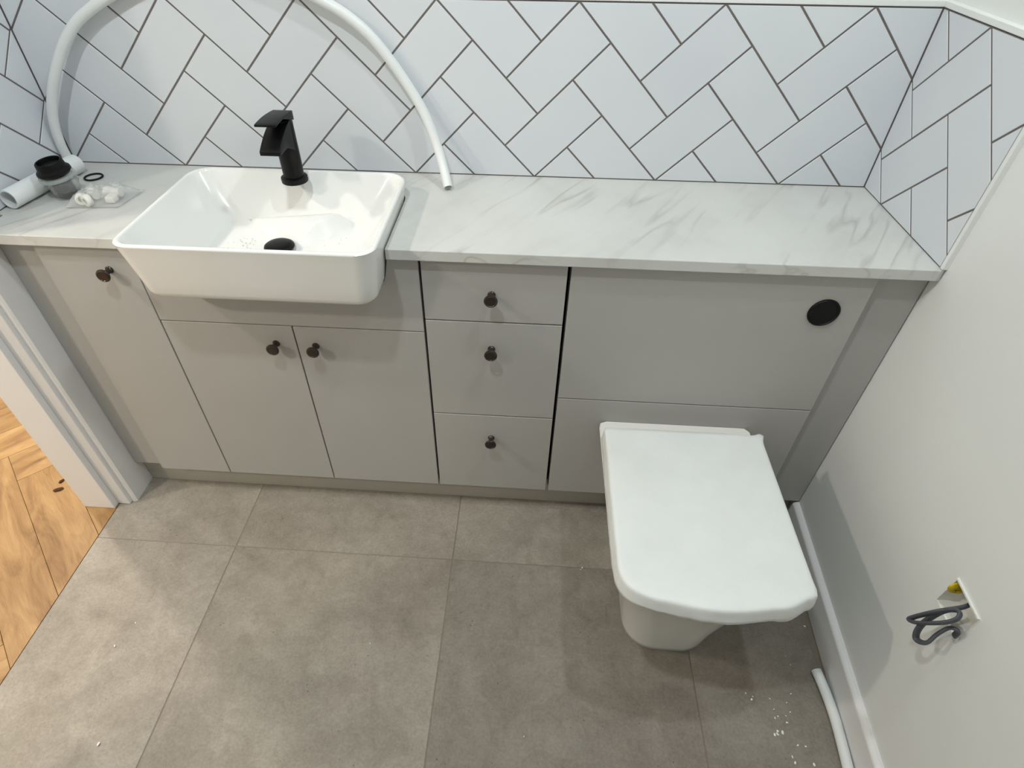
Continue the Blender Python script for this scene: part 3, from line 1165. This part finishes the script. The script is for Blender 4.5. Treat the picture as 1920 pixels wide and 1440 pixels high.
# black o-ring
bm = bmesh.new()
R0, r0 = 0.0195, 0.0021
vs = []
SEG, SG2 = 40, 8
for i in range(SEG):
    a_ = 2 * PI * i / SEG
    for j in range(SG2):
        b_ = 2 * PI * j / SG2
        vs.append(bm.verts.new((-0.8180 + (R0 + r0 * math.cos(b_)) * math.cos(a_), 0.2710 + (R0 + r0 * math.cos(b_)) * math.sin(a_), ZW + r0 + 0.0002 + r0 * math.sin(b_))))
for i in range(SEG):
    for j in range(SG2):
        bm.faces.new([vs[i * SG2 + j], vs[((i + 1) % SEG) * SG2 + j], vs[((i + 1) % SEG) * SG2 + (j + 1) % SG2], vs[i * SG2 + (j + 1) % SG2]])
o = finish_bm('rubber_ring', bm, M['rubber'], origin=(-0.818, 0.271, ZW), smooth=True)
tag(o, 'thin black rubber sealing ring flat on the worktop behind the clear bag', 'rubber ring')

# clear bag of white fittings
root = empty('fittings_bag', (-0.735, 0.155, ZW))
tag(root, 'crumpled clear plastic bag of small white fittings left of the basin', 'bag')
bm = bmesh.new()
NX, NY = 26, 18
grid = []
for sgn in (1, -1):
    g = []
    for i in range(NX + 1):
        row = []
        for j in range(NY + 1):
            fx_, fy_ = i / NX * 2 - 1, j / NY * 2 - 1
            x = -0.7240 + fx_ * 0.056 + fy_ * 0.006
            y = 0.155 + fy_ * 0.042 + fx_ * 0.006
            pad = max(0.0, (1 - fx_ ** 4)) * max(0.0, (1 - fy_ ** 4))
            nz = noise.noise(Vector((fx_ * 2.6, fy_ * 2.4, 3.1))) * 0.010 + abs(noise.noise(Vector((fx_ * 6, fy_ * 5, 9)))) * 0.008
            if sgn > 0:
                z = ZW + 0.004 + pad * (0.027 + nz) + 0.0035 * noise.noise(Vector((fx_ * 9, fy_ * 9, 2)))
            else:
                z = ZW + 0.0008 + 0.002 * (1 - pad)
            row.append(bm.verts.new((x, y, max(z, ZW + 0.0006))))
        g.append(row)
    for i in range(NX):
        for j in range(NY):
            q = [g[i][j], g[i + 1][j], g[i + 1][j + 1], g[i][j + 1]]
            bm.faces.new(q if sgn > 0 else q[::-1])
    grid.append(g)
o = finish_bm('bag', bm, M['clear'], root, angle=18)
o['label'] = 'clear crinkled bag'


def fit(name, loc, rotv, pr, sg=20):
    m_ = Matrix.Translation(loc)
    for an, ax in rotv:
        m_ = m_ @ Matrix.Rotation(math.radians(an), 4, ax)
    return lathe(name, pr, M['box_white'], root, mtx=m_, seg=sg, angle=35)


nut = [(0.006, 0.0), (0.0115, 0.0), (0.0125, 0.002), (0.0125, 0.010), (0.0115, 0.012), (0.006, 0.012), (0.006, 0.004), (0.0001, 0.004)]
fit('nut', (-0.756, 0.132, ZW + 0.0145), ((82, 'X'), (20, 'Y')), nut)
fit('nut', (-0.737, 0.128, ZW + 0.0145), ((95, 'X'), (-25, 'Y')), nut)
fit('elbow', (-0.722, 0.165, ZW + 0.0145), ((90, 'Y'),), [(0.0105, 0.0), (0.0120, 0.001), (0.0120, 0.014), (0.0095, 0.016), (0.0095, 0.034), (0.0001, 0.034)])
fit('elbow', (-0.756, 0.164, ZW + 0.0130), ((88, 'Y'), (35, 'X')), [(0.0095, 0.0), (0.0105, 0.001), (0.0105, 0.012), (0.0085, 0.014), (0.0085, 0.028), (0.0001, 0.028)])
box('clip', (-0.710, 0.135, ZW + 0.0022), (-0.690, 0.155, ZW + 0.016), M['box_white'], root, bev=0.003, seg=2)

# ------------------------------------------------------------------ electrical box and cable in the right wall
yc, zc = (BY0 + BY1) / 2, (BZ0 + BZ1) / 2
root = empty('electrical_box', (xw(yc), yc, zc))
tag(root, 'open white square electrical back box sunk into the right wall', 'electrical box')


def wb(name, y0, y1, z0, z1, d0, d1, mat):
    """block in wall coordinates: depth d measured into the wall"""
    bm = bmesh.new()
    vs = [bm.verts.new((xw(y) + dd, y, z)) for dd in (d0, d1) for y, z in ((y0, z0), (y1, z0), (y1, z1), (y0, z1))]
    for q in ((0, 1, 2, 3), (7, 6, 5, 4), (0, 4, 5, 1), (1, 5, 6, 2), (2, 6, 7, 3), (3, 7, 4, 0)):
        bm.faces.new([vs[i] for i in q])
    return finish_bm(name, bm, mat, root)


t = 0.003
wb('back_plate', BY0, BY1, BZ0, BZ1, 0.040, 0.043, M['box_white'])
wb('side', BY0, BY0 + t, BZ0, BZ1, -0.0005, 0.040, M['box_white'])
wb('side', BY1 - t, BY1, BZ0, BZ1, -0.0005, 0.040, M['box_white'])
wb('side', BY0 + t, BY1 - t, BZ0, BZ0 + t, -0.0005, 0.040, M['box_white'])
wb('side', BY0 + t, BY1 - t, BZ1 - t, BZ1, -0.004, 0.040, M['box_white'])
wb('screw_lug', BY0 + 0.030, BY0 + 0.048, BZ0 + t, BZ0 + 0.010, 0.003, 0.016, M['box_white'])
mtx = Matrix.Translation((xw(yc) + 0.014, BY1 - t - 0.0005, BZ1 - 0.027)) @ Matrix.Rotation(PI / 2, 4, 'X')
o = lathe('knockout_grommet', [(0.0165, 0.0), (0.0165, 0.003), (0.0125, 0.006), (0.008, 0.006), (0.008, 0.003), (0.0001, 0.003)], M['yellow'], root, mtx=mtx, seg=24)
o['label'] = 'yellow grommet'

CB = [(1.004, -0.4870, 0.4780), (0.990, -0.4960, 0.4900), (0.964, -0.5094, 0.4990), (0.93, -0.5126, 0.4876), (0.917, -0.504, 0.4519), (0.912, -0.5022, 0.4350), (0.915, -0.5143, 0.4476), (0.93, -0.5317, 0.4857), (0.943, -0.5323, 0.5033), (0.947, -0.5215, 0.5079), (0.937, -0.5129, 0.4906), (0.926, -0.5131, 0.4556), (0.920, -0.5193, 0.4322), (0.921, -0.5284, 0.4173), (0.925, -0.5413, 0.4312), (0.935, -0.535, 0.4503), (0.948, -0.531, 0.469), (0.957, -0.5375, 0.4728), (0.960, -0.5374, 0.4555)]
path = smooth_close(catmull(CB, 8), 3)
o = tube_obj('power_cable', path, 0.0034, M['cable'], origin=(0.95, -0.51, 0.47), ry=0.0058, seg=12)
tag(o, 'grey electric cable looped and hanging out of the open wall box', 'cable')

# ------------------------------------------------------------------ small debris
def chip(bm, p, s, flat=0.5):
    r = bmesh.ops.create_icosphere(bm, subdivisions=1, radius=1.0)
    ang = random.uniform(0, PI)
    ca, sa = math.cos(ang), math.sin(ang)
    sx, sy = s * random.uniform(0.8, 1.5), s * random.uniform(0.5, 0.9)
    for v in r['verts']:
        k = 1 + 0.3 * random.uniform(-1, 1)
        x, y, z = v.co.x * sx * k, v.co.y * sy * k, v.co.z * s * flat * k
        v.co = Vector((p[0] + x * ca - y * sa, p[1] + x * sa + y * ca, p[2] + s * flat * 0.8 + z))


bm = bmesh.new()
for x, y, s in ((0.7660, -0.4737, 0.0018), (0.7800, -0.4800, 0.0020), (0.7760, -0.4870, 0.0032), (0.8180, -0.4820, 0.0016), (0.8540, -0.4880, 0.0022), (0.8690, -0.4680, 0.0020),
                (0.8210, -0.5045, 0.0017), (0.8180, -0.5230, 0.0024), (0.8260, -0.5190, 0.0019), (0.8440, -0.5165, 0.0017), (0.8420, -0.5310, 0.0026), (0.8560, -0.5080, 0.0018),
                (0.8160, -0.5510, 0.0040), (0.8080, -0.5580, 0.0038), (0.8270, -0.5525, 0.0034), (0.8150, -0.5565, 0.0026), (0.8520, -0.5760, 0.0026), (0.8680, -0.5770, 0.0020),
                (0.8340, -0.6000, 0.0026), (0.8360, -0.6110, 0.0034), (0.8750, -0.6110, 0.0040), (0.952, -0.30, 0.0028), (0.882, -0.38, 0.0016), (0.888, -0.40, 0.0014),
                (0.40, -0.18, 0.0020), (0.404, -0.175, 0.0028), (-0.735, -0.47, 0.0030), (-0.715, -0.41, 0.0020), (-0.655, -0.68, 0.0042), (-0.12, -0.42, 0.0016), (0.26, -0.60, 0.0016)):
    chip(bm, (x, y, 0.0006), s)
o = finish_bm('plaster_crumbs', bm, M['crumb'], origin=(0.83, -0.53, 0), angle=40)
o['kind'] = 'stuff'
tag(o, 'scattered white plaster crumbs on the grey floor tiles in front of the toilet', 'debris')

bm = bmesh.new()
for i in range(90):
    t_ = random.random()
    x = random.uniform(-0.455, -0.13)
    y = random.uniform(0.02, 0.155) if random.random() < 0.75 else random.gauss(0.12, 0.02)
    if i < 35:
        x, y = random.gauss(-0.415, 0.025), random.gauss(0.10, 0.025)
    if math.hypot(x - DX, y - DY) < 0.042 or not (-0.462 < x < -0.158) or not (-0.03 < y < 0.155):
        continue
    chip(bm, (x, y, FLZ - 0.0012), random.uniform(0.0006, 0.0015), 0.35)
o = finish_bm('dust_specks', bm, simple('beige_dust', (178, 168, 150), 0.9, 0.1, 90, 0.2), origin=(-0.31, 0.08, FLZ), angle=40)
o['kind'] = 'stuff'
tag(o, 'beige specks of building dust lying on the floor of the basin', 'debris')

for (x, y, s, an, lb) in ((-1.160, -0.022, 0.013, 25, 'longer brown bark chip on the oak planks in the hall'), (-1.170, 0.010, 0.009, 70, 'small brown bark chip on the oak planks, close to the door frame')):
    bm = bmesh.new()
    bmesh.ops.create_icosphere(bm, subdivisions=2, radius=1.0)
    for v in bm.verts:
        c = v.co.copy()
        k = 1 + 0.25 * noise.noise(c * 2.5 + Vector((x * 50, 0, 0)))
        px_, py_ = c.x * s * k * 1.1, c.y * s * 0.55 * k
        ca, sa = math.cos(math.radians(an)), math.sin(math.radians(an))
        v.co = Vector((x + px_ * ca - py_ * sa, y + px_ * sa + py_ * ca, 0.0022 + c.z * 0.0028 * k))
    o = finish_bm('bark_chip', bm, M['leaf'], origin=(x, y, 0), angle=40)
    tag(o, lb, 'bark chip', 'brown bark chips on the hall floor')

# ------------------------------------------------------------------ tidy helper property
for o in bpy.data.objects:
    if '_o' in o:
        del o['_o']
